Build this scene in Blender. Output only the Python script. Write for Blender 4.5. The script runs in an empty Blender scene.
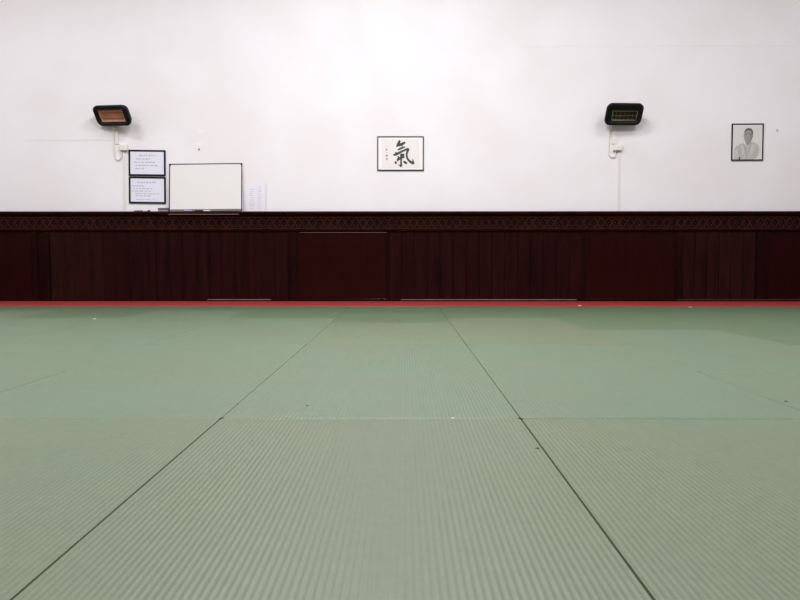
import bpy, bmesh, math, random
from mathutils import Vector, Matrix, Euler
random.seed(7)
C = bpy.context.scene
COL = C.collection

# ------------------------------------------------------------------ camera
F = 697.0                       # focal length in pixels of the 800 x 600 frame
CAMZ = 0.567                    # eye height; the mats' top is at 0.04
PITCH = math.radians(-3.28); YAW = math.radians(0.33)
cd = bpy.data.cameras.new('camera'); cam = bpy.data.objects.new('camera', cd); COL.objects.link(cam)
cam.location = (0, 0, CAMZ)
cam.rotation_euler = Euler((math.pi/2 + PITCH, 0, YAW), 'XYZ')
cd.sensor_width = 36; cd.lens = 36*F/800; cd.clip_start = 0.02; cd.clip_end = 100
C.camera = cam
RM = cam.rotation_euler.to_matrix()

# ------------------------------------------------------------------ world, lamps, exposure
w = bpy.data.worlds.new('world'); C.world = w; w.use_nodes = True
w.node_tree.nodes['Background'].inputs[0].default_value = (0.9, 0.93, 1, 1)
w.node_tree.nodes['Background'].inputs[1].default_value = 0.1
C.view_settings.view_transform = 'Standard'; C.view_settings.look = 'None'
C.view_settings.exposure = 0.04; C.view_settings.gamma = 1; C.view_settings.use_curve_mapping = False

def area(name, loc, rot, sx, sy, power, col=(1, 1, 1)):
    l = bpy.data.lights.new(name, 'AREA'); l.shape = 'RECTANGLE'; l.size = sx; l.size_y = sy
    l.energy = power; l.color = col
    o = bpy.data.objects.new(name, l); COL.objects.link(o); o.location = loc; o.rotation_euler = rot
    return o
# ceiling lamps: rows of tube fittings over the mats
for lx, ly, p in ((-0.2, 5.9, 158), (-4.8, 5.6, 100), (4.0, 5.6, 76), (-0.1, 3.2, 285), (-5.0, 2.4, 138), (4.6, 2.4, 118)):
    area('ceiling_lamp', (lx, ly, 5.45), (0, 0, 0), 1.5, 0.7, p, (0.965, 0.975, 1.01))

# ------------------------------------------------------------------ helpers
def ray(px, py):
    return RM @ Vector((px-400, 300-py, -F))
def W(px, py, Y):               # a point of the plane y = Y
    d = ray(px, py); t = Y/d.y
    return Vector((d.x*t, Y, CAMZ+d.z*t))
def G(px, py, z=0.04):          # a point of the horizontal plane
    d = ray(px, py); t = (z-CAMZ)/d.z
    return Vector((d.x*t, d.y*t, z))

def s2l(c):
    return tuple(((v/255)/12.92 if v/255 <= 0.04045 else ((v/255+0.055)/1.055)**2.4) for v in c)

def mat(name, rgb, rough=0.5, metal=0.0, noise=0.0, nscale=8.0, bump=0.0, bscale=60.0, coat=0.0, spec=0.5, stretch=(1, 1, 1), coat_rough=0.1):
    m = bpy.data.materials.new(name); m.use_nodes = True
    nt = m.node_tree; b = nt.nodes['Principled BSDF']
    c = s2l(rgb)
    b.inputs['Base Color'].default_value = (*c, 1)
    b.inputs['Roughness'].default_value = rough; b.inputs['Metallic'].default_value = metal
    b.inputs['Coat Weight'].default_value = coat; b.inputs['Coat Roughness'].default_value = coat_rough
    b.inputs['Specular IOR Level'].default_value = spec
    tc = nt.nodes.new('ShaderNodeTexCoord'); mp = nt.nodes.new('ShaderNodeMapping'); mp.inputs['Scale'].default_value = stretch
    geo = nt.nodes.new('ShaderNodeNewGeometry')
    nt.links.new(geo.outputs['Position'], mp.inputs['Vector'])
    if noise > 0:
        n = nt.nodes.new('ShaderNodeTexNoise'); n.inputs['Scale'].default_value = nscale; n.inputs['Detail'].default_value = 5
        nt.links.new(mp.outputs[0], n.inputs['Vector'])
        r = nt.nodes.new('ShaderNodeValToRGB')
        r.color_ramp.elements[0].position = 0.3; r.color_ramp.elements[1].position = 0.7
        r.color_ramp.elements[0].color = (*[v*(1-noise) for v in c], 1)
        r.color_ramp.elements[1].color = (*[min(1, v*(1+noise)) for v in c], 1)
        nt.links.new(n.outputs['Fac'], r.inputs['Fac']); nt.links.new(r.outputs[0], b.inputs['Base Color'])
    if bump > 0:
        n = nt.nodes.new('ShaderNodeTexNoise'); n.inputs['Scale'].default_value = bscale; n.inputs['Detail'].default_value = 4
        nt.links.new(mp.outputs[0], n.inputs['Vector'])
        bp = nt.nodes.new('ShaderNodeBump'); bp.inputs['Strength'].default_value = bump; bp.inputs['Distance'].default_value = 0.01
        nt.links.new(n.outputs['Fac'], bp.inputs['Height']); nt.links.new(bp.outputs[0], b.inputs['Normal'])
    return m

def box(bm, lo, hi, mi=0, M=None):
    x0, y0, z0 = lo; x1, y1, z1 = hi
    vs = [Vector(p) for p in ((x0,y0,z0),(x1,y0,z0),(x1,y1,z0),(x0,y1,z0),(x0,y0,z1),(x1,y0,z1),(x1,y1,z1),(x0,y1,z1))]
    if M: vs = [M @ v for v in vs]
    v = [bm.verts.new(p) for p in vs]
    for f in ((3,2,1,0),(4,5,6,7),(0,1,5,4),(1,2,6,5),(2,3,7,6),(3,0,4,7)):
        fc = bm.faces.new([v[i] for i in f]); fc.material_index = mi
def prism(bm, pts, depth, mi=0):    # pts in local x-z, extruded from y=0 to y=-depth (towards the room)
    a = [bm.verts.new((p[0], 0, p[1])) for p in pts]; b = [bm.verts.new((p[0], -depth, p[1])) for p in pts]
    n = len(pts)
    for k in range(n):
        j = (k+1) % n
        bm.faces.new((a[k], a[j], b[j], b[k])).material_index = mi
    bm.faces.new(b).material_index = mi; bm.faces.new(a[::-1]).material_index = mi
def tube(bm, pts, r, seg=10, mi=0):
    pts = [Vector(p) for p in pts]; rings = []
    for i, p in enumerate(pts):
        t = (pts[min(i+1, len(pts)-1)] - pts[max(i-1, 0)]).normalized()
        up = Vector((0, 1, 0)) if abs(t.y) < 0.9 else Vector((1, 0, 0))
        a = t.cross(up).normalized(); b = t.cross(a).normalized()
        rr = r[i] if isinstance(r, (list, tuple)) else r
        rings.append([bm.verts.new(p + rr*(math.cos(q)*a + math.sin(q)*b)) for q in [2*math.pi*k/seg for k in range(seg)]])
    for i in range(len(rings)-1):
        for k in range(seg):
            f = bm.faces.new((rings[i][k], rings[i][(k+1)%seg], rings[i+1][(k+1)%seg], rings[i+1][k])); f.smooth = True; f.material_index = mi
    bm.faces.new(rings[0][::-1]).material_index = mi; bm.faces.new(rings[-1]).material_index = mi
def curve(ctrl, n=8):               # Catmull-Rom through the points
    P = [Vector(c) for c in ctrl]; P = [P[0]*2-P[1]] + P + [P[-1]*2-P[-2]]; out = []
    for i in range(1, len(P)-2):
        for k in range(n):
            t = k/n
            out.append(0.5*((2*P[i]) + (P[i+1]-P[i-1])*t + (2*P[i-1]-5*P[i]+4*P[i+1]-P[i+2])*t*t + (3*P[i]-P[i-1]-3*P[i+1]+P[i+2])*t**3))
    out.append(P[-2]); return out
def obj(name, bm, m, parent=None, bevel=0.0, loc=None, recalc=True):
    if recalc: bmesh.ops.recalc_face_normals(bm, faces=bm.faces)
    me = bpy.data.meshes.new(name); bm.to_mesh(me); bm.free()
    for q in (m if isinstance(m, (list, tuple)) else [m]): me.materials.append(q)
    o = bpy.data.objects.new(name, me); COL.objects.link(o)
    if parent: o.parent = parent
    if loc is not None: o.location = loc
    if bevel:
        md = o.modifiers.new('bevel', 'BEVEL'); md.width = bevel; md.segments = 2; md.limit_method = 'ANGLE'
    return o
def tag(o, label=None, cat=None, group=None, kind=None):
    if label: o['label'] = label
    if cat: o['category'] = cat
    if group: o['group'] = group
    if kind: o['kind'] = kind
    return o
def thing(name, loc, label, cat, group=None, rot=(0, 0, 0), kind=None):
    o = bpy.data.objects.new(name, None); COL.objects.link(o); o.location = loc; o.rotation_euler = rot
    o.empty_display_size = 0.1
    return tag(o, label, cat, group, kind)
def bxobj(name, lo, hi, m, parent=None, bevel=0.0):
    bm = bmesh.new(); box(bm, lo, hi); return obj(name, bm, m, parent, bevel)

YW = 8.97            # the back wall
YP = 8.935           # face of the dark panelling
XL, XR, YB, ZC = -7.2, 7.2, -8.0, 5.6

# ------------------------------------------------------------------ materials of the room
def wall_material():
    m = bpy.data.materials.new('white_painted_plaster'); m.use_nodes = True
    nt = m.node_tree; N = nt.nodes; L = nt.links; b = N['Principled BSDF']
    b.inputs['Roughness'].default_value = 0.75; b.inputs['Specular IOR Level'].default_value = 0.25
    geo = N.new('ShaderNodeNewGeometry'); sep = N.new('ShaderNodeSeparateXYZ'); L.new(geo.outputs['Position'], sep.inputs[0])
    def math_(op, a, b_=None, c=None, clamp=False):
        n = N.new('ShaderNodeMath'); n.operation = op; n.use_clamp = clamp
        for i, v in enumerate((a, b_, c)):
            if v is None: continue
            if isinstance(v, (int, float)): n.inputs[i].default_value = v
            else: L.new(v, n.inputs[i])
        return n.outputs[0]
    n1 = N.new('ShaderNodeTexNoise'); n1.inputs['Scale'].default_value = 1.1; n1.inputs['Detail'].default_value = 3; L.new(geo.outputs['Position'], n1.inputs['Vector'])
    n2 = N.new('ShaderNodeTexNoise'); n2.inputs['Scale'].default_value = 26; n2.inputs['Detail'].default_value = 6; L.new(geo.outputs['Position'], n2.inputs['Vector'])
    n3 = N.new('ShaderNodeTexNoise'); n3.inputs['Scale'].default_value = 3.0; n3.inputs['Detail'].default_value = 4; L.new(geo.outputs['Position'], n3.inputs['Vector'])
    r = N.new('ShaderNodeValToRGB'); r.color_ramp.elements[0].position = 0.35; r.color_ramp.elements[1].position = 0.65
    r.color_ramp.elements[0].color = (*s2l((236, 228, 230)), 1); r.color_ramp.elements[1].color = (*s2l((240, 235, 238)), 1)
    L.new(n1.outputs['Fac'], r.inputs['Fac']); L.new(r.outputs[0], b.inputs['Base Color'])
    # steps where layers of plaster meet: (z of the line, x from, x to, height)
    h = math_('MULTIPLY', n1.outputs['Fac'], 0.010)
    h = math_('ADD', h, math_('MULTIPLY', n2.outputs['Fac'], 0.0006))
    for (pa, pb, py, amp, sgn) in ((18, 130, 139.5, -0.0035, 1), (505, 830, 45.5, -0.0018, 1), (60, 200, 44.5, -0.001, 1), (125, 190, 139.5, -0.001, 1)):
        A = W(pa, py, YW); B = W(pb, py, YW)
        zz = math_('ADD', sep.outputs['Z'], math_('MULTIPLY', math_('SUBTRACT', n3.outputs['Fac'], 0.5), 0.03))
        step = math_('MULTIPLY', math_('SUBTRACT', A.z, zz), 40.0, clamp=True)
        fade = math_('MULTIPLY', math_('SUBTRACT', A.z+0.0, zz), 1.4, clamp=True)
        step = math_('SUBTRACT', step, fade)
        mx = math_('MULTIPLY', math_('MULTIPLY', math_('SUBTRACT', sep.outputs['X'], A.x), 4.0, clamp=True),
                   math_('MULTIPLY', math_('SUBTRACT', B.x, sep.outputs['X']), 4.0, clamp=True))
        h = math_('ADD', h, math_('MULTIPLY', math_('MULTIPLY', step, mx), amp))
    bp = N.new('ShaderNodeBump'); bp.inputs['Strength'].default_value = 1.0; bp.inputs['Distance'].default_value = 1.0
    L.new(h, bp.inputs['Height']); L.new(bp.outputs[0], b.inputs['Normal'])
    return m
M_wall = wall_material()
M_ceil = mat('white_ceiling', (228, 226, 226), 0.9)
M_floor = mat('dull_green_lino', (104, 118, 92), 0.6, noise=0.1)
def wood(name, rgb, rough, coat=0.07, noise=0.38, bump=0.25):
    return mat(name, rgb, rough, noise=noise, nscale=5, bump=bump, bscale=30, coat=coat, stretch=(3, 3, 0.25), coat_rough=0.12, spec=0.05)
M_board = wood('dark_red_varnished_boards', (34, 10, 9), 0.40)
M_boardb = wood('dark_red_varnished_boards_browner', (38, 15, 12), 0.40)
M_panel = wood('dark_red_varnished_panel', (36, 8, 7), 0.36, noise=0.15)
M_frame = wood('near_black_varnished_frame', (29, 8, 6), 0.42)
M_cap = wood('brown_cap_rail_wood', (50, 28, 18), 0.45)
M_frieze = wood('carved_frieze_wood', (56, 25, 20), 0.5)
M_edge = mat('pale_base_sheen', (150, 118, 110), 0.6, noise=0.25, nscale=6)  # colour paints the sheen along the foot of the panelling
M_edged = mat('brown_base_sheen', (92, 56, 48), 0.5, noise=0.2)  # dimmer tone of the same painted sheen

# ------------------------------------------------------------------ the room
def slab(name, lo, hi, m): return tag(bxobj(name, lo, hi, m), kind='structure')
slab('floor', (XL, YB, -0.1), (XR, YW, 0.0), M_floor)
slab('ceiling', (XL, YB, ZC), (XR, YW, ZC+0.1), M_ceil)
slab('wall_back', (XL, YW, -0.1), (XR, YW+0.15, ZC+0.1), M_wall)
slab('wall_left', (XL-0.15, YB, -0.1), (XL, YW+0.15, ZC+0.1), M_wall)
slab('wall_right', (XR, YB, -0.1), (XR+0.15, YW+0.15, ZC+0.1), M_wall)
slab('wall_front', (XL-0.15, YB-0.15, -0.1), (XR+0.15, YB, ZC+0.1), M_wall)

ZTOP = W(400, 211.2, YP-0.06).z          # top of the cap rail
ZF1 = W(400, 216.2, YP).z                # frieze top
ZF0 = W(400, 229.3, YP).z                # frieze bottom
ZM0 = W(400, 231.8, YP).z                # bottom of the small moulding
trim = thing('trim_1', (0, YW, 0), None, None, kind='structure')
def tobj(name, bm, m, bevel=0.0, label=None):
    o = obj(name, bm, m, trim, bevel); o.matrix_parent_inverse = Matrix.Translation((0, -YW, 0))
    if label: o['label'] = label
    return o
def run(profile, x0=XL, x1=XR):          # y-z profile swept along x
    bm = bmesh.new()
    a = [bm.verts.new((x0, y, z)) for y, z in profile]; b = [bm.verts.new((x1, y, z)) for y, z in profile]
    n = len(profile)
    for k in range(n):
        j = (k+1) % n; bm.faces.new((a[k], a[j], b[j], b[k]))
    bm.faces.new(a[::-1]); bm.faces.new(b)
    return bm
tobj('cap_rail', run([(YW-0.001, ZTOP-0.045), (YP-0.018, ZTOP-0.045), (YP-0.028, ZTOP-0.036), (YP-0.03, ZTOP-0.028), (YP-0.052, ZTOP-0.026),
                      (YP-0.062, ZTOP-0.020), (YP-0.065, ZTOP-0.012), (YP-0.062, ZTOP-0.004), (YP-0.055, ZTOP), (YW-0.001, ZTOP)]), M_cap)
tobj('moulding', run([(YW-0.001, ZM0), (YP-0.006, ZM0), (YP-0.02, ZM0+0.010), (YP-0.022, ZM0+0.018), (YP-0.012, ZF0-0.004), (YP-0.004, ZF0), (YW-0.001, ZF0)]), M_frame)

# frieze: flat ground with carved lattice of lozenges and studs, one continuous strip
bm = bmesh.new(); box(bm, (XL, YP+0.012, ZF0), (XR, YW-0.001, ZTOP-0.045))
fh = ZF1 - ZF0; zc = (ZF0+ZF1)/2
for z in (ZF0+0.012, ZF1-0.012): box(bm, (XL, YP-0.004, z-0.008), (XR, YP+0.013, z+0.008))
def bar2(bm, x0, z0, x1, z1, wd, ya, yb):
    d = Vector((x1-x0, 0, z1-z0)); n = Vector((-d.z, 0, d.x)).normalized()*wd/2
    p = [Vector((x0, 0, z0))+n, Vector((x0, 0, z0))-n, Vector((x1, 0, z1))-n, Vector((x1, 0, z1))+n]
    f = [bm.verts.new((q.x, ya, q.z)) for q in p]; g = [bm.verts.new((q.x, yb, q.z)) for q in p]
    bm.faces.new(f)
    for k in range(4): bm.faces.new((f[k], g[k], g[(k+1)%4], f[(k+1)%4]))
cell = 0.092; hh = fh/2-0.024
x = -7.1
while x < 7.1:
    for sx in (-1, 1):
        bar2(bm, x-sx*cell/2, zc-hh, x+sx*cell/2, zc+hh, 0.013, YP-0.002-0.002*(sx > 0), YP+0.013)
        for sz in (-1, 1):
            bar2(bm, x+sx*cell*0.27, zc+sz*hh, x+sx*cell*0.02, zc+sz*hh*0.45, 0.008, YP+0.003, YP+0.013)
    for qx, qz, q in ((x+cell/2, zc, 0.016), (x, zc+hh*0.72, 0.009), (x, zc-hh*0.72, 0.009)):
        prof = [(qx-q, qz), (qx, qz-q), (qx+q, qz), (qx, qz+q)]
        a = [bm.verts.new((p[0], YP+0.0118, p[1])) for p in prof]; t = bm.verts.new((qx, YP-0.004, qz))
        for k in range(4): bm.faces.new((a[k], a[(k+1)%4], t))
    x += cell
bm.faces.ensure_lookup_table()
for f in bm.faces:
    if all(abs(v.co.y-(YP+0.012)) < 1e-4 for v in f.verts): f.material_index = 1
tobj('carved_frieze', bm, [M_frieze, mat('shadow_black_ground', (14, 4, 4), 0.7, spec=0.1)])  # near-black ground paints the shadow behind the carved relief

# the panelling under the frieze: boarded fields and flat fields between stiles
ZB = 0.0
def X(px): return W(px, 265, YP).x
fields = [(-60, 33, 'flat'), (50, 103, 'boards'), (103, 289, 'boards'), (297, 386.5, 'flat'), (389, 583, 'boards'),
          (585, 676, 'flat'), (683, 756, 'boards'), (768, 860, 'flat')]
tobj('backing_panel', (lambda b: (box(b, (XL, YP+0.008, ZB), (XR, YW-0.001, ZM0)), b)[1])(bmesh.new()), M_frame)
zb0 = W(400, 299.3, YP).z; zt0 = ZM0
for a, b_, kind in fields:
    x0, x1 = X(a), X(b_)
    if kind == 'flat':
        bm = bmesh.new()
        # frame lip round a flat field
        zt = ZM0-0.004; zb = 0.05; lw = 0.022
        for lo, hi in (((x0, YP-0.006, zt-lw), (x1, YP+0.009, zt)), ((x0, YP-0.006, zb), (x1, YP+0.009, zb+lw)),
                       ((x0, YP-0.006, zb+lw), (x0+lw, YP+0.009, zt-lw)), ((x1-lw, YP-0.006, zb+lw), (x1, YP+0.009, zt-lw))): box(bm, lo, hi)
        fr = tobj('panel_frame', bm, M_frame, 0.004)
        bm = bmesh.new(); box(bm, (x0+lw, YP, zb+lw), (x1-lw, YP+0.009, zt-lw)); tobj('flat_panel', bm, M_panel)
    else:
        n = max(2, round((b_-a)/13.2)); wd = (x1-x0)/n
        bm = bmesh.new()
        for k in range(n):
            u0 = x0+k*wd; u1 = u0+wd; c = 0.009; d = random.uniform(-0.0012, 0.0012)
            prof = [(u0+0.001, YP+0.009), (u0+0.001, YP+0.006), (u0+c, YP+d), (u1-c-0.012, YP+d), (u1-c-0.010, YP+d+0.004), (u1-c-0.004, YP+d+0.004), (u1-c-0.002, YP+d), (u1-0.001, YP+0.006), (u1-0.001, YP+0.009)]
            lo = [bm.verts.new((p[0], p[1], 0.045)) for p in prof]; hi = [bm.verts.new((p[0], p[1], ZM0-0.001)) for p in prof]
            for j in range(len(prof)-1): bm.faces.new((lo[j], lo[j+1], hi[j+1], hi[j]))
        tobj('boarded_panel', bm, M_boardb if a > 680 or a < 60 else M_board)
for a, b_ in ((33, 38), (44, 50), (289, 297), (386.5, 389), (676, 683), (756, 768)):
    bm = bmesh.new(); box(bm, (X(a)+0.002, YP-0.010, 0.045), (X(b_)-0.002, YP+0.009, ZM0-0.001)); tobj('stile', bm, M_frame, 0.004)
bm = bmesh.new(); box(bm, (XL, YP-0.008, 0.0), (XR, YP+0.009, 0.052)); tobj('base_rail', bm, M_frame)
for a, b_, mm in ((207, 270.5, M_edge), (401, 577, M_edge), (677, 802, M_edged)):  # thin strips whose colour stands for the sheen at the base
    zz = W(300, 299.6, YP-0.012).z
    bm = bmesh.new(); box(bm, (X(a), YP-0.012, zz-0.004), (X(b_), YP-0.0075, zz+0.003)); tobj('sheen_strip', bm, mm, 0.001)
bm = bmesh.new(); box(bm, (X(300), YP-0.0085, ZM0-0.012), (X(387), YP-0.0055, ZM0-0.006)); tobj('sheen_strip', bm, mat('panel_edge_highlight', (104, 74, 68), 0.5))  # added strip, painted as the highlight on the panel's top edge
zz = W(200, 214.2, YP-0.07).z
bm = bmesh.new(); box(bm, (W(170, 214, YP).x, YP-0.069, zz-0.003), (W(240, 214, YP).x, YP-0.060, zz+0.003)); tobj('ledge_glint', bm, mat('cap_rail_glint', (150, 135, 130), 0.4, 0.3))  # added strip, its grey paints a highlight on the cap rail
# panelling of the side walls and of the wall behind
for nm, lo, hi in (('trim_2', (XL, YB, 0), (XL+0.035, YW-0.11, ZTOP)), ('trim_3', (XR-0.035, YB, 0), (XR, YW-0.11, ZTOP)), ('trim_4', (XL+0.04, YB, 0), (XR-0.04, YB+0.035, ZTOP))):
    slab(nm, lo, hi, M_board)

# ------------------------------------------------------------------ mats
def vinyl(name, rgb, noise=0.06, rough=0.47, nscale=1.4, nscale2=40):
    m = bpy.data.materials.new(name); m.use_nodes = True
    nt = m.node_tree; N = nt.nodes; L = nt.links; b = N['Principled BSDF']; b.inputs['Specular IOR Level'].default_value = 1.0
    c = s2l(rgb); geo = N.new('ShaderNodeNewGeometry')
    n = N.new('ShaderNodeTexNoise'); n.inputs['Scale'].default_value = nscale; n.inputs['Detail'].default_value = 4; L.new(geo.outputs['Position'], n.inputs['Vector'])
    r = N.new('ShaderNodeValToRGB'); r.color_ramp.elements[0].position = 0.35; r.color_ramp.elements[1].position = 0.65
    r.color_ramp.elements[0].color = (c[0]*(1+noise), c[1]*(1-noise*0.3), c[2]*(1-noise*0.5), 1)
    r.color_ramp.elements[1].color = (c[0]*(1-noise), c[1]*(1+noise*0.3), c[2]*(1+noise), 1)
    L.new(n.outputs['Fac'], r.inputs['Fac'])
    n2 = N.new('ShaderNodeTexNoise'); n2.inputs['Scale'].default_value = nscale2; n2.inputs['Detail'].default_value = 6; L.new(geo.outputs['Position'], n2.inputs['Vector'])
    mx = N.new('ShaderNodeMix'); mx.data_type = 'RGBA'; mx.blend_type = 'OVERLAY'; mx.inputs[0].default_value = 0.18
    L.new(r.outputs[0], mx.inputs[6]); L.new(n2.outputs['Fac'], mx.inputs[7]); L.new(mx.outputs[2], b.inputs['Base Color'])
    rr = N.new('ShaderNodeMapRange'); rr.inputs[3].default_value = rough-0.07; rr.inputs[4].default_value = rough+0.08
    L.new(n.outputs['Fac'], rr.inputs[0]); L.new(rr.outputs[0], b.inputs['Roughness'])
    bp = N.new('ShaderNodeBump'); bp.inputs['Strength'].default_value = 0.25; bp.inputs['Distance'].default_value = 0.002
    n3 = N.new('ShaderNodeTexNoise'); n3.inputs['Scale'].default_value = 260; L.new(geo.outputs['Position'], n3.inputs['Vector'])
    L.new(n3.outputs['Fac'], bp.inputs['Height']); L.new(bp.outputs[0], b.inputs['Normal'])
    return m
greens = [vinyl('green_mat_vinyl', (82, 95, 64)), vinyl('green_mat_vinyl_bluer', (81, 99, 70)), vinyl('green_mat_vinyl_deeper', (68, 90, 55)), vinyl('green_mat_vinyl_greyer', (84, 98, 65))]
M_red = vinyl('red_mat_vinyl', (158, 36, 40), noise=0.05)

mesh_cache = {}
def mat_mesh(width, length, ribs, amp, gx, gy):
    key = (round(width, 3), round(length, 3), ribs, gx, gy)
    if key in mesh_cache: return mesh_cache[key].copy() if False else mesh_cache[key]
    r = 0.015; T = 0.04; ch = 0.001; cm = 0.0004
    x0, x1 = gx/2, width-gx/2
    xs = [(x0, -T), (x0, -ch), (x0+cm, -cm), (x0+ch, 0)]
    inner0, inner1 = x0+ch, x1-ch
    if ribs:
        ns = ribs*6
        for k in range(1, ns):
            u = inner0+(inner1-inner0)*k/ns
            xs.append((u, -amp*(0.5-0.5*math.cos(2*math.pi*k/6))**0.8))
    else:
        for k in range(1, 8): xs.append((inner0+(inner1-inner0)*k/8, 0))
    xs += [(x1-ch, 0), (x1-cm, -cm), (x1, -ch), (x1, -T)]
    y0, y1 = gy/2, length-gy/2
    ys = [(y0, -T), (y0, -ch), (y0+cm, -cm), (y0+ch, 0), (y0+0.02, 0), ((y0+y1)/2, 0), (y1-0.02, 0), (y1-ch, 0), (y1-cm, -cm), (y1, -ch), (y1, -T)]
    bm = bmesh.new(); grid = []
    for (y, zy) in ys:
        row = []
        for (x, zx) in xs:
            dx = min(x-x0, x1-x); ins = 0 if dx >= r else r-math.sqrt(max(0, r*r-(r-dx)**2))
            yy = y
            if y < y0+0.015: yy = y+ins
            elif y > y1-0.015: yy = y-ins
            z = min(zx, zy) if (zy == 0 or zy <= -ch) else zx+zy
            row.append(bm.verts.new((x, yy, z)))
        grid.append(row)
    for j in range(len(ys)-1):
        for i in range(len(xs)-1):
            f = bm.faces.new((grid[j][i], grid[j][i+1], grid[j+1][i+1], grid[j+1][i])); f.smooth = 3 <= j < len(ys)-4 and ribs > 0
    # closed underside
    bm.faces.new([grid[0][0], grid[-1][0], grid[-1][-1], grid[0][-1]])
    me = bpy.data.meshes.new('mat'); bm.to_mesh(me); bm.free(); mesh_cache[key] = me
    return me

colx = {'L5': -5.611, 'L4': -4.611, 'L3': -3.611, 'L2': -2.611, 'L1': -1.611, 'C': -0.611, 'R1': 0.389, 'R2': 1.389, 'R3': 2.389, 'R4': 3.389, 'R5': 4.389}
YRED = G(400, 306.4).y
jA = [0.28, G(400, 418.3).y, G(400, 344.8).y, G(400, 322.6).y, YRED]
jB = [0.28, jA[1], jA[2], jA[2]+2.0, YRED]
jC = [-0.72, 1.28, 3.28, 5.28, 7.28, YRED]
joints = {'C': jA, 'L1': jB, 'R1': jB, 'L2': jC, 'R2': jC, 'L3': jB, 'R3': jB, 'L4': jC, 'R4': jC, 'L5': jB, 'R5': jB}
colname = {'C': 'centre column', 'L1': 'first column to the left', 'L2': 'second column to the left', 'L3': 'third column to the left', 'L4': 'fourth column to the left',
           'R1': 'first column to the right', 'R2': 'second column to the right', 'R3': 'third column to the right', 'R4': 'fourth column to the right', 'R5': 'fifth column to the right'}
rown = ['nearest', 'second nearest', 'third nearest', 'fourth nearest', 'fifth nearest']
for c, x0 in colx.items():
    if c == 'L5': continue
    k = 0; js = joints[c]
    vis = []
    for a, b_ in zip(js[:-1], js[1:]):
        if b_ < 1.2: continue
        if c != 'C':
            inner = abs(x0+1) if c[0] == 'L' else abs(x0)
            if inner > b_*0.578: continue
        vis.append((a, b_))
    for k, (a, b_) in enumerate(vis):
        ln = b_-a; near = a < 2
        gx = 0.0048 if near else (0.0028 if c in ('C', 'R1') else 0.0018)
        gy = 0.005 if (c == 'R1' and k < 2) else 0.0018
        me = mat_mesh(1.0, ln, 72, 0.0009, gx, gy)
        idx = 0 if a < 1 else 3 if (c == 'C' and 4 < a < 5) else (1 if (b_ < 7.5 and c[0] in 'CL') or (a < 4 and c[0] == 'R') else (3 if a < 5 and c == 'R1' else 2))
        if me.users: me = me.copy(); me.materials.clear()
        me.materials.append(greens[idx])
        o = bpy.data.objects.new('judo_mat', me); COL.objects.link(o); o.location = (x0, a, 0.0402-0.0004*js.index(a)*(c != 'R1'))
        if len(vis) == 1: pos = 'alone in view in '
        elif k == len(vis)-1: pos = 'touching the red strip, '
        else: pos = rown[k]+' to camera, '
        look = 'grey-green ribbed mat, ' if a < 1 else 'pale green ribbed mat, '
        tag(o, look+pos+colname[c], 'mat', 'green judo mats')
me = mat_mesh(14.2, YP-0.012-YRED, 0, 0.001, 0.0, 0.004); me.materials.append(M_red)
o = bpy.data.objects.new('border_mat', me); COL.objects.link(o); o.location = (-7.1, YRED, 0.0395)
tag(o, 'long red border mat along the foot of the dark panelling', 'mat')

# ------------------------------------------------------------------ things on the wall
M_black = mat('black_frame_paint', (14, 11, 18), 0.55, spec=0.15)
M_grayf = mat('dark_grey_frame', (44, 40, 42), 0.5, spec=0.15)
M_paper = mat('cool_white_paper', (230, 226, 240), 0.8, spec=0.15)
M_text = mat('grey_print', (128, 124, 140), 0.8)
M_text2 = mat('dark_grey_print', (70, 66, 80), 0.8)
M_ink = mat('black_brush_ink', (62, 62, 60), 0.7, noise=0.35, nscale=60)
M_ink2 = mat('faded_seal_ink', (150, 125, 135), 0.8)
M_wboard = mat('whiteboard_enamel', (228, 222, 222), 0.4, spec=0.15)
M_plastic = mat('white_plastic', (232, 226, 220), 0.4)
M_cable = mat('off_white_cable', (228, 220, 214), 0.5)

def frame_bm(bm, w_, h_, t, depth, y0=0.0, mi=0):
    # ring with a raised outer lip; centred on x, z from 0 to h_
    x = w_/2
    outer = [(-x, 0), (x, 0), (x, h_), (-x, h_)]; inner = [(-x+t, t), (x-t, t), (x-t, h_-t), (-x+t, h_-t)]
    mid = [(-x+t*0.35, t*0.35), (x-t*0.35, t*0.35), (x-t*0.35, h_-t*0.35), (-x+t*0.35, h_-t*0.35)]
    rows = [[(p, y0) for p in outer], [(p, y0-depth*0.85) for p in outer], [(p, y0-depth) for p in mid], [(p, y0-depth*0.7) for p in inner], [(p, y0) for p in inner]]
    V = [[bm.verts.new((p[0], y, p[1])) for p, y in r] for r in rows]
    for a, b in zip(V, V[1:]+V[:1]):
        for k in range(4): bm.faces.new((a[k], a[(k+1)%4], b[(k+1)%4], b[k])).material_index = mi
def wall_frame(name, tl, tr, br, bl, t, depth, mframe, label, cat, mpaper, group=None, gap=0.0):
    # corners in the photograph; size and tilt follow from them on the wall plane
    P = [W(*p, YW-depth) for p in (tl, tr, br, bl)]
    top = (P[0]+P[1])/2; bot = (P[2]+P[3])/2
    w_ = ((P[1]-P[0]).length+(P[2]-P[3]).length)/2; h_ = (top-bot).length
    roll = (math.atan2((P[1]-P[0]).z, (P[1]-P[0]).x)+math.atan2((P[2]-P[3]).z, (P[2]-P[3]).x))/2
    r = thing(name, (bot.x, YW-gap, bot.z), label, cat, group, rot=(0, -roll, 0))
    bm = bmesh.new(); frame_bm(bm, w_, h_, t, depth); obj('frame', bm, mframe, r)
    p = bxobj('paper', (-w_/2+t*0.8, -depth*0.5, t*0.8), (w_/2-t*0.8, -0.001, h_-t*0.8), mpaper, r)
    return r, p, w_, h_, -depth*0.5
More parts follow.
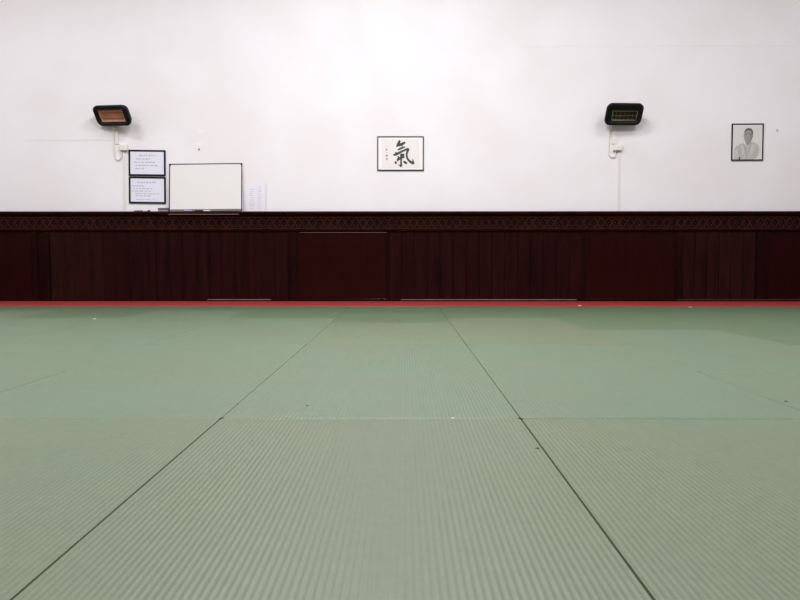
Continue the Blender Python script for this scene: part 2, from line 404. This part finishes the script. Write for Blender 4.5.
def words(bm, x0, x1, z, hgt, yf, rnd, seedword=(0.02, 0.055)):
    x = x0
    while x < x1-0.008:
        l = min(rnd.uniform(*seedword), x1-x)
        # a word as a row of small letter strokes
        u = x
        while u < x+l-0.003:
            hh = hgt*rnd.choice((0.6, 0.6, 0.65, 1.0))
            lw = rnd.uniform(0.004, 0.007)
            if rnd.random() < 0.5:
                prism_at(bm, [(u, z), (u+0.0022, z), (u+0.0022, z+hh), (u, z+hh)], yf); prism_at(bm, [(u+0.0022, z+hgt*0.45), (u+lw, z+hgt*0.45), (u+lw, z+hgt*0.62), (u+0.0022, z+hgt*0.62)], yf)
            else:
                prism_at(bm, [(u, z), (u+lw, z), (u+lw, z+hgt*0.15), (u, z+hgt*0.15)], yf); prism_at(bm, [(u, z+hgt*0.45), (u+lw, z+hgt*0.45), (u+lw, z+hgt*0.62), (u, z+hgt*0.62)], yf)
                prism_at(bm, [(u, z+hgt*0.15), (u+0.002, z+hgt*0.15), (u+0.002, z+hgt*0.45), (u, z+hgt*0.45)], yf)
            u += lw+0.002
        x += l+0.011
def prism_at(bm, pts, y, th=0.0004, mi=0):
    a = [bm.verts.new((p[0], y, p[1])) for p in pts]; b = [bm.verts.new((p[0], y-th, p[1])) for p in pts]; n = len(pts)
    for k in range(n): bm.faces.new((a[k], a[(k+1)%n], b[(k+1)%n], b[k])).material_index = mi
    bm.faces.new(b).material_index = mi

# two notices in black frames
def notice(corners, label, lines):
    r, p, w_, h_, yf = wall_frame('framed_notice', *corners, 0.020, 0.018, M_black, label, 'notice', M_paper, 'framed notices left of the whiteboard')
    rnd = random.Random(len(lines))
    for (u0, u1, v, hg, dark) in lines:
        bm = bmesh.new(); words(bm, -w_/2+u0*w_, -w_/2+u1*w_, h_-v*h_, hg, yf-0.0002, rnd)
        obj('printed_line' if dark else 'printed_heading', bm, M_text2 if dark else M_text, p)
notice(((127.9, 149.6), (164.8, 150.2), (165.3, 175.9), (128.6, 175.6)), 'upper black-framed notice with four short lines of dark print',
       [(0.29, 0.73, 0.235, 0.024, False), (0.2, 0.63, 0.37, 0.017, True), (0.15, 0.72, 0.495, 0.017, True), (0.18, 0.82, 0.62, 0.017, True), (0.18, 0.46, 0.74, 0.017, True)])
notice(((128.5, 176.5), (165.3, 177.0), (165.5, 203.6), (128.9, 203.1)), 'lower black-framed notice with close lines of faint print',
       [(0.22, 0.76, 0.235, 0.022, False), (0.09, 0.44, 0.36, 0.012, True), (0.12, 0.63, 0.455, 0.012, True), (0.09, 0.63, 0.555, 0.012, True), (0.18, 0.84, 0.655, 0.012, True), (0.18, 0.6, 0.735, 0.012, True), (0.2, 0.8, 0.87, 0.010, False)])

# calligraphy
def brush(bm, pts, ws, tr, y, mi=0, n=6, wmul=1.22):
    P = [Vector((a, b, 0)) for a, b in pts]; P3 = curve(P, n); m_ = len(P3)
    Wd = []
    for i in range(m_):
        t = i/(m_-1)*(len(ws)-1); k = min(int(t), len(ws)-2); Wd.append((ws[k]+(ws[k+1]-ws[k])*(t-k))*wmul)
    Lf, Rt = [], []
    for i, p in enumerate(P3):
        d = (P3[min(i+1, m_-1)]-P3[max(i-1, 0)]).normalized(); nn = Vector((-d.y, d.x, 0))
        Lf.append(p+nn*Wd[i]/2); Rt.append(p-nn*Wd[i]/2)
    vl = [bm.verts.new((tr(q)[0], y, tr(q)[1])) for q in Lf]; vr = [bm.verts.new((tr(q)[0], y, tr(q)[1])) for q in Rt]
    for i in range(m_-1): bm.faces.new((vl[i], vr[i], vr[i+1], vl[i+1])).material_index = mi
corners = ((376.6, 136.2), (423.4, 136.2), (423.6, 170.6), (377.4, 170.6))
M_paperw = mat('warm_white_rice_paper', (242, 234, 236), 0.8, noise=0.02, nscale=5, spec=0.15)
r, p, w_, h_, yf = wall_frame('framed_calligraphy', *corners, 0.013, 0.016, M_grayf, 'dark-framed white sheet with one large black brush character', 'picture', M_paperw)
inner = mat('cream_inner_sheet', (234, 226, 225), 0.8, spec=0.15)
sheet = bxobj('inner_sheet', (-w_/2+0.055, yf-0.0006, 0.035), (w_/2-0.055, yf, h_-0.035), inner, p)
S = w_/46.4          # metres per photograph pixel here
def tr(q):           # coordinates of an 18.75x enlargement whose corner is (385,136)
    px, py = 385+q[0]/18.75, 136+q[1]/18.75
    return ((px-400.3)*S, h_-(py-136.2)*S)
bm = bmesh.new(); Y0 = yf-0.0012; st = 0
def bs(pts, ws):
    global Y0
    brush(bm, pts, ws, tr, Y0); Y0 -= 0.00006
bs([(272, 74), (262, 110), (235, 165), (210, 200)], [16, 42, 40, 14])
bs([(228, 178), (290, 158), (345, 132), (378, 112)], [30, 42, 40, 14])
bs([(290, 150), (310, 175), (320, 195)], [26, 20, 8])
bs([(236, 258), (280, 235), (330, 212), (374, 198)], [18, 32, 28, 14])
bs([(150, 350), (200, 338), (280, 300), (360, 262), (420, 240), (446, 252)], [20, 44, 34, 30, 36, 22])
bs([(188, 300), (204, 318), (215, 335)], [16, 28, 20])
bs([(436, 244), (414, 290), (402, 350), (420, 420), (462, 468), (505, 496), (540, 514)], [36, 34, 28, 30, 36, 44, 20])
bs([(538, 512), (524, 470), (514, 415)], [24, 24, 5])
bs([(302, 325), (298, 400), (298, 470), (300, 562)], [26, 30, 26, 38])
bs([(306, 562), (280, 548), (244, 528)], [34, 24, 6])
bs([(218, 436), (260, 412), (310, 398), (362, 388)], [22, 30, 32, 22])
bs([(232, 372), (252, 392), (268, 408)], [12, 26, 18])
bs([(350, 330), (338, 362), (318, 392)], [20, 30, 20])
bs([(278, 352), (318, 342), (350, 334)], [22, 24, 20])
bs([(285, 415), (250, 440), (222, 462), (212, 470)], [16, 22, 14, 8])
bs([(186, 470), (196, 492), (206, 516)], [18, 38, 22])
bs([(338, 468), (368, 484), (408, 510)], [14, 40, 26])
bmesh.ops.recalc_face_normals(bm, faces=bm.faces)
for f in bm.faces:
    if f.normal.y > 0: f.normal_flip()
obj('brush_character', bm, M_ink, sheet, recalc=False)
bm = bmesh.new(); Y0 = yf-0.0012
def tr2(q):          # 20x enlargement, corner (375,140)
    px, py = 375+q[0]/20, 140+q[1]/20
    return ((px-400.3)*S, h_-(py-136.2)*S)
for pts, ws in (([(208, 180), (245, 176)], [10, 10]), ([(228, 168), (226, 212)], [8, 8]), ([(212, 205), (244, 204)], [8, 8]), ([(222, 240), (238, 252)], [10, 6]),
                ([(202, 302), (258, 298)], [10, 10]), ([(230, 284), (228, 324)], [12, 12]), ([(212, 320), (250, 318)], [8, 8]),
                ([(214, 362), (246, 360)], [10, 10]), ([(216, 384), (246, 384)], [10, 10]), ([(230, 352), (230, 398)], [9, 9])):
    brush(bm, pts, ws, tr2, Y0, n=2); Y0 -= 0.00004
bmesh.ops.recalc_face_normals(bm, faces=bm.faces)
for f in bm.faces:
    if f.normal.y > 0: f.normal_flip()
obj('signature', bm, M_ink2, sheet, recalc=False)

# portrait photograph
corners = ((732.6, 123.5), (764.8, 123.3), (763.1, 160.4), (731.6, 160.7))
M_photo = mat('pale_photo_ground', (222, 216, 213), 0.7, spec=0.15)
r, p, w_, h_, yf = wall_frame('framed_portrait', *corners, 0.015, 0.016, M_grayf, 'dark-framed black and white portrait of a person in a white martial arts jacket', 'picture', mat('white_photo_border', (226, 222, 222), 0.6))
ph = bxobj('photograph', (-w_/2+0.026, yf-0.0006, 0.02), (w_/2-0.026, yf, h_-0.026), M_photo, p)
S2 = w_/31.4
def pt(q):           # 13.34x enlargement, corner (735,120)
    px, py = 735+q[0]/13.34, 120+q[1]/13.34
    return ((px-747.9)*S2, h_-(py-123.4)*S2)
def ell(cx, cy, rx, ry, n=28, a0=0, a1=360): return [(cx+rx*math.cos(math.radians(a0+(a1-a0)*k/(n-1 if a1-a0 < 360 else n))), cy+ry*math.sin(math.radians(a0+(a1-a0)*k/(n-1 if a1-a0 < 360 else n)))) for k in range(n)]
layers = []
def layer(name, polys, rgb):
    global Y0
    bm = bmesh.new()
    for pl in polys:
        q = [pt(a) for a in pl]
        v = [bm.verts.new((a[0], Y0, a[1])) for a in q]; f = bm.faces.new(v); f.normal_update()
        if f.normal.y > 0: f.normal_flip()
    Y0 -= 0.0002
    m = mat('photo_tone_'+name, tuple(min(255, v+6) for v in rgb), 0.7, spec=0.15)
    layers.append((bm, m))
Y0 = yf-0.001
layer('jacket', [[(0, 520), (2, 380), (20, 345), (75, 315), (115, 300), (150, 322), (175, 330), (215, 280), (255, 290), (300, 315), (325, 350), (332, 400), (320, 450), (300, 490), (255, 512), (130, 522)]], (184, 178, 176))
layer('jacket_fold', [[(118, 300), (150, 345), (168, 420), (172, 515), (160, 515), (148, 430), (128, 360), (108, 310)], [(215, 285), (226, 300), (205, 380), (188, 440), (180, 430), (192, 360)], [(60, 330), (72, 400), (68, 460), (56, 440)], [(300, 330), (296, 420), (262, 470), (284, 410)]], (170, 164, 163))
layer('jacket_light', [[(90, 330), (112, 325), (130, 400), (135, 470), (112, 440)], [(228, 320), (262, 330), (240, 430), (205, 470), (212, 400)], [(10, 400), (40, 380), (52, 470), (20, 500)]], (197, 192, 190))
layer('neck', [[(140, 270), (222, 262), (214, 292), (185, 322), (165, 326), (150, 308)]], (140, 135, 133))
layer('head', [ell(180, 205, 60, 96)], (158, 153, 151))
layer('hair', [[(128, 172), (132, 140), (148, 116), (180, 104), (215, 110), (238, 135), (244, 170), (238, 205), (226, 208), (228, 170), (214, 142), (180, 132), (150, 142), (138, 168)]], (98, 94, 92))
layer('ear', [ell(234, 212, 9, 20, 14)], (136, 131, 129))
layer('shade', [[(215, 165), (228, 180), (230, 225), (216, 262), (190, 292), (172, 296), (196, 268), (208, 225)]], (132, 127, 125))
layer('features', [ell(158, 192, 13, 4, 12), ell(198, 190, 13, 4, 12), [(144, 176), (172, 172), (172, 178), (144, 183)], [(186, 172), (214, 174), (214, 181), (186, 178)], [(156, 246), (178, 242), (200, 246), (178, 252)], [(170, 222), (176, 218), (190, 222), (180, 227)]], (108, 103, 101))
layer('belt', [[(58, 522), (64, 478), (80, 478), (84, 522)]], (100, 95, 94))
bm = bmesh.new(); mats = []
for i, (b, m) in enumerate(layers):
    mats.append(m)
    for f in b.faces:
        nf = bm.faces.new([bm.verts.new(v.co) for v in f.verts]); nf.material_index = i
    b.free()
obj('person_image', bm, mats, ph, recalc=False)

# whiteboard leaning on the cap rail
BL = W(170.7, 211, YP-0.042); BR = W(242.2, 211, YP-0.042); TL = W(168.9, 163.6, YW-0.012); TR = W(242.0, 163.3, YW-0.012)
w_ = ((BR-BL).length+(TR-TL).length)/2; w_ += 0.008; cx = (BL.x+BR.x)/2
hz = TL.z-ZTOP; dy = (YW-0.0135)-(YP-0.042); hb = math.hypot(hz, dy)
lean = math.atan2(dy, hz)
r = thing('whiteboard', (cx-0.013, YP-0.036, ZTOP+0.001), 'blank whiteboard in thin dark frame leaning on the panelling rail', 'whiteboard', rot=(-lean, math.radians(-0.5), 0))
bm = bmesh.new(); frame_bm(bm, w_, hb, 0.011, 0.012, 0.006); obj('frame', bm, M_grayf, r)
bxobj('writing_surface', (-w_/2+0.009, -0.001, 0.009), (w_/2-0.009, 0.005, hb-0.009), M_wboard, r)
bxobj('bottom_rail', (-w_/2+0.012, -0.009, 0.002), (w_/2-0.012, -0.0062, 0.028), mat('grey_rail', (116, 112, 104), 0.4), r)
for sx in (-1, 1):
    for z in (0.0, hb-0.022):
        bm = bmesh.new(); box(bm, (min(sx*(w_/2-0.02), sx*(w_/2+0.002)), -0.0085, z), (max(sx*(w_/2-0.02), sx*(w_/2+0.002)), -0.003, z+0.022))
        obj('corner_cap', bm, M_black, r)

# small things on the rail
def marker(px0, px1, body, cap, label, yoff=0.05, rot=4, clipped=True):
    a = W(px0, 211, YP-yoff); b = W(px1, 211, YP-yoff); L = b.x-a.x; rd = 0.009
    r = thing('marker_pen', ((a.x+b.x)/2, YP-yoff, ZTOP+rd+0.0005), label, 'pen', 'marker pens on the rail', rot=(0, 0, math.radians(rot)))
    bm = bmesh.new(); tube(bm, [(-L/2, 0, 0), (-L/2+0.004, 0, 0), (L*0.12, 0, 0)], [rd*0.8, rd, rd], 14); obj('barrel', bm, body, r)
    bm = bmesh.new(); tube(bm, [(L*0.12, 0, 0), (L*0.13, 0, 0), (L/2-0.005, 0, 0), (L/2, 0, 0)], [rd*0.98, rd*1.02, rd*1.02, rd*0.7], 14); obj('cap', bm, cap, r)
    return r
m_g = mat('grey_pen', (150, 142, 138), 0.4); m_k = mat('black_pen', (36, 34, 36), 0.4); m_w = mat('white_pen', (216, 212, 216), 0.4); m_v = mat('lilac_pen', (168, 162, 188), 0.4)
marker(134.5, 143, m_g, m_g, 'grey marker pen at the left end of the rail items', 0.02)
marker(144, 150.5, m_w, m_k, 'short white pen with black cap left of the eraser', 0.02, -6)
marker(184.3, 192, m_v, m_v, 'lilac marker pen lying in front of the whiteboard', 0.051, 2)
marker(194.8, 202.8, m_k, m_k, 'dark marker pen lying in front of the whiteboard', 0.051, -2)
marker(203.4, 210.2, m_w, m_w, 'white marker pen lying in front of the whiteboard', 0.051, 1)
a = W(158.2, 211, YP-0.02); b = W(168.6, 211, YP-0.02)
r = thing('board_eraser', ((a.x+b.x)/2, YP-0.01, ZTOP+0.0005), 'grey whiteboard eraser with dark back on rail beside the whiteboard', 'eraser')
L = b.x-a.x
bxobj('felt_pad', (-L/2+0.004, -0.022, 0), (L/2-0.002, 0.022, 0.024), mat('grey_felt', (146, 140, 142), 0.9, noise=0.1, nscale=90), r, 0.002)
bxobj('back', (-L/2, -0.025, 0.024), (L/2, 0.025, 0.043), mat('dark_grey_plastic', (68, 66, 72), 0.5), r, 0.004)

# sheets of paper to the right of the whiteboard
M_sheet = mat('lilac_white_sheet', (234, 228, 236), 0.8, spec=0.15); M_hand = mat('pale_grey_handwriting', (176, 170, 186), 0.8)
def sheet_(name, px0, px1, py0, off, label, cols, seed, tilt=0.0, curl=0.004):
    a = W(px0, py0, YW-off); b = W(px1, py0, YW-off)
    w_ = b.x-a.x; h_ = a.z-ZTOP-0.002; n = 12
    r = thing(name, ((a.x+b.x)/2, YW-off, ZTOP+0.002), label, 'paper', 'loose sheets by the whiteboard', rot=(0, math.radians(tilt), 0))
    bm = bmesh.new(); g = []
    yy = lambda v: -curl*math.sin(v*math.pi)*0.9
    for th in (0, 0.0006):
        g.append([[bm.verts.new((-w_/2+w_*i/2, yy(j/n)-th, h_*j/n)) for i in range(3)] for j in range(n+1)])
    for j in range(n):
        for i in range(2):
            for s in (0, 1): bm.faces.new((g[s][j][i], g[s][j][i+1], g[s][j+1][i+1], g[s][j+1][i]))
    for j in range(n):
        for i in (0, 2): bm.faces.new((g[0][j][i], g[0][j+1][i], g[1][j+1][i], g[1][j][i]))
    for i in range(2):
        for j in (0, n): bm.faces.new((g[0][j][i], g[0][j][i+1], g[1][j][i+1], g[1][j][i]))
    obj('page', bm, M_sheet, r)
    rnd = random.Random(seed); bm = bmesh.new()
    for (u, wd) in cols:
        z = h_*0.1
        while z < h_*0.86:
            v = z/h_; y = yy(v)-0.0012
            x0 = -w_/2+u*w_-wd/2+rnd.uniform(-0.004, 0.004); l = wd*rnd.uniform(0.6, 1.0)
            # a squiggle of handwriting: zigzag ribbon
            k = 6
            for q in range(k):
                xa = x0+l*q/k; xb = x0+l*(q+1)/k; za = z+(0.007 if q % 2 else 0); zb = z+(0 if q % 2 else 0.007)
                vv = [bm.verts.new(c) for c in ((xa, y, za), (xb, y, zb), (xb, y, zb+0.004), (xa, y, za+0.004))]; bm.faces.new(vv)
            z += rnd.uniform(0.017, 0.03)
    obj('handwriting', bm, M_hand, r)
    return r
sheet_('paper_sheet', 243.4, 257.6, 184.4, 0.006, 'wider sheet of paper with handwriting against whiteboard\'s right edge', [(0.62, 0.07)], 3)
r2 = sheet_('paper_sheet', 256.6, 265.0, 181.3, 0.013, 'narrow taller slip of handwritten paper, right of the wider sheet', [(0.38, 0.05)], 9, 0.6)
t = bxobj('tape', (-0.018, -0.0022, 0.0), (0.022, -0.0008, 0.03), mat('milky_tape', (232, 228, 238), 0.3), r2); t.location = (0, 0, W(260, 182.5, YW).z-ZTOP)

# ------------------------------------------------------------------ heaters
M_hblack = mat('black_heater_casing', (14, 17, 16), 0.5, spec=0.2, bump=0.05, bscale=200)
M_hin = mat('dark_heater_bezel', (14, 15, 17), 0.5)
M_refl = mat('copper_lit_reflector', (236, 172, 142), 0.5, 0.0, noise=0.15, nscale=20)  # glow put into the colour of reflector and tubes; nothing emits
M_refld = mat('tarnished_reflector', (58, 50, 36), 0.35, 0.5)
M_quartz = mat('ruby_quartz_tube', (222, 132, 100), 0.3)
M_quartzd = mat('dark_quartz_tube', (74, 40, 30), 0.25)
M_wire = mat('grille_wire', (150, 150, 130), 0.4, 0.3)
def rrect(w_, h_, rad, n=7, skew=0):
    out = []
    for cx, cz, a0 in ((w_/2-rad, h_/2-rad, 0), (-w_/2+rad, h_/2-rad, 90), (-w_/2+rad, -h_/2+rad, 180), (w_/2-rad, -h_/2+rad, 270)):
        for k in range(n):
            a = math.radians(a0+90*k/(n-1)); out.append((cx+rad*math.cos(a), cz+rad*math.sin(a)))
    return out
def heater(cpx, cpy, tilt, yaw, label, refl, quartz, wv, hv, ow, oh, ox, oz, wire, roll=0.0):
    P = W(cpx, cpy, YW-0.17)
    r = thing('wall_heater', (P.x, YW, P.z), label, 'heater', 'infrared wall heaters')
    M = Matrix.Translation((0, -0.17, 0)) @ Matrix.Rotation(math.radians(yaw), 4, 'Z') @ Matrix.Rotation(math.radians(tilt), 4, 'X') @ Matrix.Rotation(math.radians(roll), 4, 'Y')
    D = 0.085
    def ring(bm, w_, h_, rad, y, cx=0, cz=0): return [bm.verts.new(M @ Vector((x+cx, y, z+cz))) for x, z in rrect(w_, h_, rad)]
    def join(bm, a, b):
        n = len(a)
        for k in range(n):
            f = bm.faces.new((a[k], a[(k+1)%n], b[(k+1)%n], b[k])); f.smooth = True
    # casing: rounded shell with a deep opening
    bm = bmesh.new()
    rs = [ring(bm, wv*0.80, hv*0.66, 0.05, D), ring(bm, wv*0.93, hv*0.86, 0.06, D*0.75), ring(bm, wv, hv, 0.07, D*0.25), ring(bm, wv, hv, 0.07, -0.006), ring(bm, wv-0.018, hv-0.018, 0.062, -0.014),
          ring(bm, ow+0.075, oh+0.06, 0.035, -0.010, ox, oz), ring(bm, ow+0.02, oh+0.02, 0.012, 0.018, ox, oz)]
    for a, b in zip(rs, rs[1:]): join(bm, a, b)
    bm.faces.new(rs[0][::-1])
    obj('casing', bm, M_hblack, r)
    bm = bmesh.new()
    a = ring(bm, ow+0.02, oh+0.02, 0.012, 0.0175, ox, oz); b = ring(bm, ow, oh, 0.008, 0.020, ox, oz); c = ring(bm, ow-0.03, oh-0.03, 0.006, 0.050, ox, oz)
    join(bm, a, b); join(bm, b, c); bm.faces.new(c)
    obj('reflector', bm, refl, r)
    for s in (-0.25, 0.25):
        bm = bmesh.new(); tube(bm, [M @ Vector((ox-ow/2+0.02, 0.036, oz+s*oh)), M @ Vector((ox+ow/2-0.02, 0.036, oz+s*oh))], 0.011, 12); obj('quartz_tube', bm, quartz, r)
    bm = bmesh.new()
    for k in (0.5,): tube(bm, [M @ Vector((ox-ow/2, 0.012, oz-oh/2+oh*k)), M @ Vector((ox+ow/2, 0.012, oz-oh/2+oh*k))], 0.0018, 6)
    n = 6
    for k in range(1, n): tube(bm, [M @ Vector((ox-ow/2+ow*k/n, 0.014, oz-oh/2-0.004)), M @ Vector((ox-ow/2+ow*k/n, 0.014, oz+oh/2+0.004))], 0.0016 if wire < 0.0023 else 0.0009, 6)
    fr = [M @ Vector(q) for q in ((ox-ow/2, 0.010, oz-oh/2), (ox+ow/2, 0.010, oz-oh/2), (ox+ow/2, 0.010, oz+oh/2), (ox-ow/2, 0.010, oz+oh/2))]
    for k in range(4): tube(bm, [fr[k], fr[(k+1) % 4]], wire*(1.6 if wire > 0.0023 else 1), 6)
    obj('grille', bm, M_wire, r)
    bm = bmesh.new()
    box(bm, (-0.06, -0.008, -0.06), (0.06, 0, 0.05))
    c0 = M @ Vector((0, D-0.01, 0))
    for s in (-0.05, 0.05):
        tube(bm, [(s, -0.004, -0.01), (s, c0.y*0.5, c0.z*0.5-0.005), M @ Vector((s, D-0.012, 0))], 0.009, 8)
    obj('bracket', bm, mat('black_bracket_steel', (34, 34, 36), 0.5, 0.4), r)
    return r
heater(111.8, 115.8, 34, -15, 'left black infrared heater with glowing-orange coloured tubes behind its opening', M_refl, M_quartz, 0.480, 0.262, 0.325, 0.128, -0.018, -0.012, 0.0022, 2.2)
heater(624.2, 114.4, 30, 5, 'right black infrared heater with dark tubes behind its opening', M_refld, M_quartzd, 0.465, 0.275, 0.315, 0.115, 0.012, -0.02, 0.0024, -0.5)

def rbox(name, lo, hi, m, parent, bev): return bxobj(name, lo, hi, m, parent, bev)
def wiring(bx0, bx1, by0, by1, dark, cablepts, conduit, side):
    a = W(bx0, by0, YW-0.03); b = W(bx1, by1, YW-0.03); w_ = b.x-a.x; h_ = a.z-b.z
    r = thing('switch_box', ((a.x+b.x)/2, YW, b.z), 'small white switch box under the %s wall heater' % side, 'switch', 'switch boxes under the heaters')
    rbox('box', (-w_/2, -0.032, 0), (w_/2, 0, h_), M_plastic, r, 0.005)
    rbox('switch_rocker', (-0.012, -0.037, h_*0.4), (0.012, -0.031, h_*0.75), M_plastic, r, 0.002)
    da = W(dark[0], by1, YW-0.03).x-(a.x+b.x)/2; db = W(dark[1], by1, YW-0.03).x-(a.x+b.x)/2
    o = rbox('cable_gland', (da, -0.03, -0.013), (db, -0.003, 0.0), mat('grey_gland', (132, 122, 116), 0.5), r, 0.002)
    # the flex from the heater, hanging in a loop and coming up into the box
    bm = bmesh.new(); pts = [W(x, y, YW-d) for x, y, d in cablepts]; tube(bm, curve(pts, 8), 0.007, 8)
    tag(obj('power_cable', bm, M_cable), 'white cable looping below the %s heater into its switch box' % side, 'cable', 'heater cables')
    # flat mini-trunking down the wall
    ca = W(conduit[0], conduit[2], YW-0.012); cb = W(conduit[1], conduit[2], YW-0.012)
    bm = bmesh.new(); box(bm, (ca.x, YW-0.012, ZTOP+0.001), (cb.x, YW, b.z-0.013))
    tag(obj('cable_trunking', bm, mat('trunking_white', (230, 224, 222), 0.6), bevel=0.003), 'thin white trunking from the %s switch box down to the panelling' % side, 'trunking', 'cable trunking below the heaters')
    return r
wiring(119.3, 127.2, 144.2, 150.2, (120.2, 126.4), [(113.5, 121, 0.085), (113.5, 128, 0.03), (114.3, 140, 0.010), (114.3, 150, 0.010), (115.5, 157, 0.012), (118, 160, 0.014), (121, 157.5, 0.016), (121.8, 151.6, 0.016)], (123.2, 125.4, 180), 'left')
wiring(614.4, 622.4, 144.3, 150.2, (613.8, 620.8), [(609.8, 120, 0.085), (609.4, 128, 0.03), (609.2, 140, 0.010), (608.8, 150, 0.010), (609.6, 155, 0.012), (612, 157.3, 0.014), (615, 156, 0.016), (615.6, 151.6, 0.016)], (617.6, 619.7, 180), 'right')
# wide vertical mounting strips behind the flexes
for (x0, x1, y0, y1, side) in ((114.6, 118.6, 123, 144.0, 'left'), (612.0, 617.2, 122, 143.8, 'right')):
    a = W(x0, y0, YW-0.012); b = W(x1, y1, YW-0.012)
    bm = bmesh.new(); box(bm, (a.x, YW-0.012, b.z), (b.x, YW, a.z))
    tag(obj('mounting_batten', bm, mat('batten_white', (232, 224, 218), 0.6), bevel=0.002), 'short white batten between the %s heater and its switch box' % side, 'batten', 'battens below the heaters')

# old fixings and filled holes in the wall
def plug(px, py, rad, m, label, name='wall_plug'):
    p_ = W(px, py, YW); bm = bmesh.new()
    tube(bm, [(0, 0, 0), (0, -0.006, 0), (0, -0.009, 0)], [rad, rad, rad*0.6], 10)
    o = obj(name, bm, m, loc=p_); tag(o, label, 'fixing')
plug(199.0, 149.2, 0.013, mat('grey_plug', (170, 164, 166), 0.7), 'small grey screw fixing in the wall above the whiteboard', 'wall_screw')
plug(777.2, 130.3, 0.015, mat('pale_grey_plug', (206, 200, 202), 0.7), 'small grey screw fixing right of the portrait', 'wall_screw')
for (px, py, s, lab) in ((198.5, 144.5, 0.05, 'lower pale filler patch on the wall above the whiteboard'), (200.5, 132, 0.055, 'upper pale filler patch on the wall above the whiteboard')):
    p_ = W(px, py, YW); bm = bmesh.new(); rnd = random.Random(int(px+py))
    rim = [bm.verts.new((s*(0.8+0.4*rnd.random())*math.cos(a), 0, s*0.6*(0.8+0.4*rnd.random())*math.sin(a))) for a in [k*math.pi/8 for k in range(16)]]
    top = bm.verts.new((0, -0.003, 0))
    for k in range(16): bm.faces.new((rim[k], rim[(k+1)%16], top)).smooth = True
    tag(obj('filler_patch', bm, mat('filler', (240, 232, 232), 0.9), loc=p_), lab, 'patch', 'filler patches')

# crumbs on the mats
def crumb(px, py, s, rgb, label, flat=0.35, z=0.0405):
    g = G(px, py, z); bm = bmesh.new(); bmesh.ops.create_icosphere(bm, subdivisions=2, radius=s)
    rnd = random.Random(int(px))
    for v in bm.verts: v.co = Vector((v.co.x*(1+rnd.uniform(-.3, .3))*1.5, v.co.y*(1+rnd.uniform(-.3, .3)), max(v.co.z*flat, -s*flat*0.6)))
    g.z = z+s*flat*0.55
    tag(obj('debris_crumb', bm, mat('crumb_tone', rgb, 0.9, noise=0.2, nscale=200), loc=g), label, 'debris')
crumb(452.6, 418.4, 0.0042, (226, 220, 210), 'white crumb on the joint at the far end of the centre front mat')
crumb(537.3, 448.3, 0.0042, (96, 74, 56), 'brown fleck beside the right seam of the front centre mat')
crumb(307.5, 405.5, 0.0035, (84, 80, 62), 'dark fleck near the left of the second centre mat')
crumb(94.5, 319.3, 0.012, (214, 204, 178), 'pale crumb far left on the mats near the red strip')
crumb(579.5, 305.9, 0.014, (216, 206, 180), 'pale crumb on the edge of the red strip, right of centre')
crumb(690.5, 307.3, 0.012, (196, 186, 160), 'pale crumb at the foot of the red strip far right')
crumb(786.0, 401.4, 0.0045, (74, 78, 56), 'dark fleck on the mats by the right edge of the view')
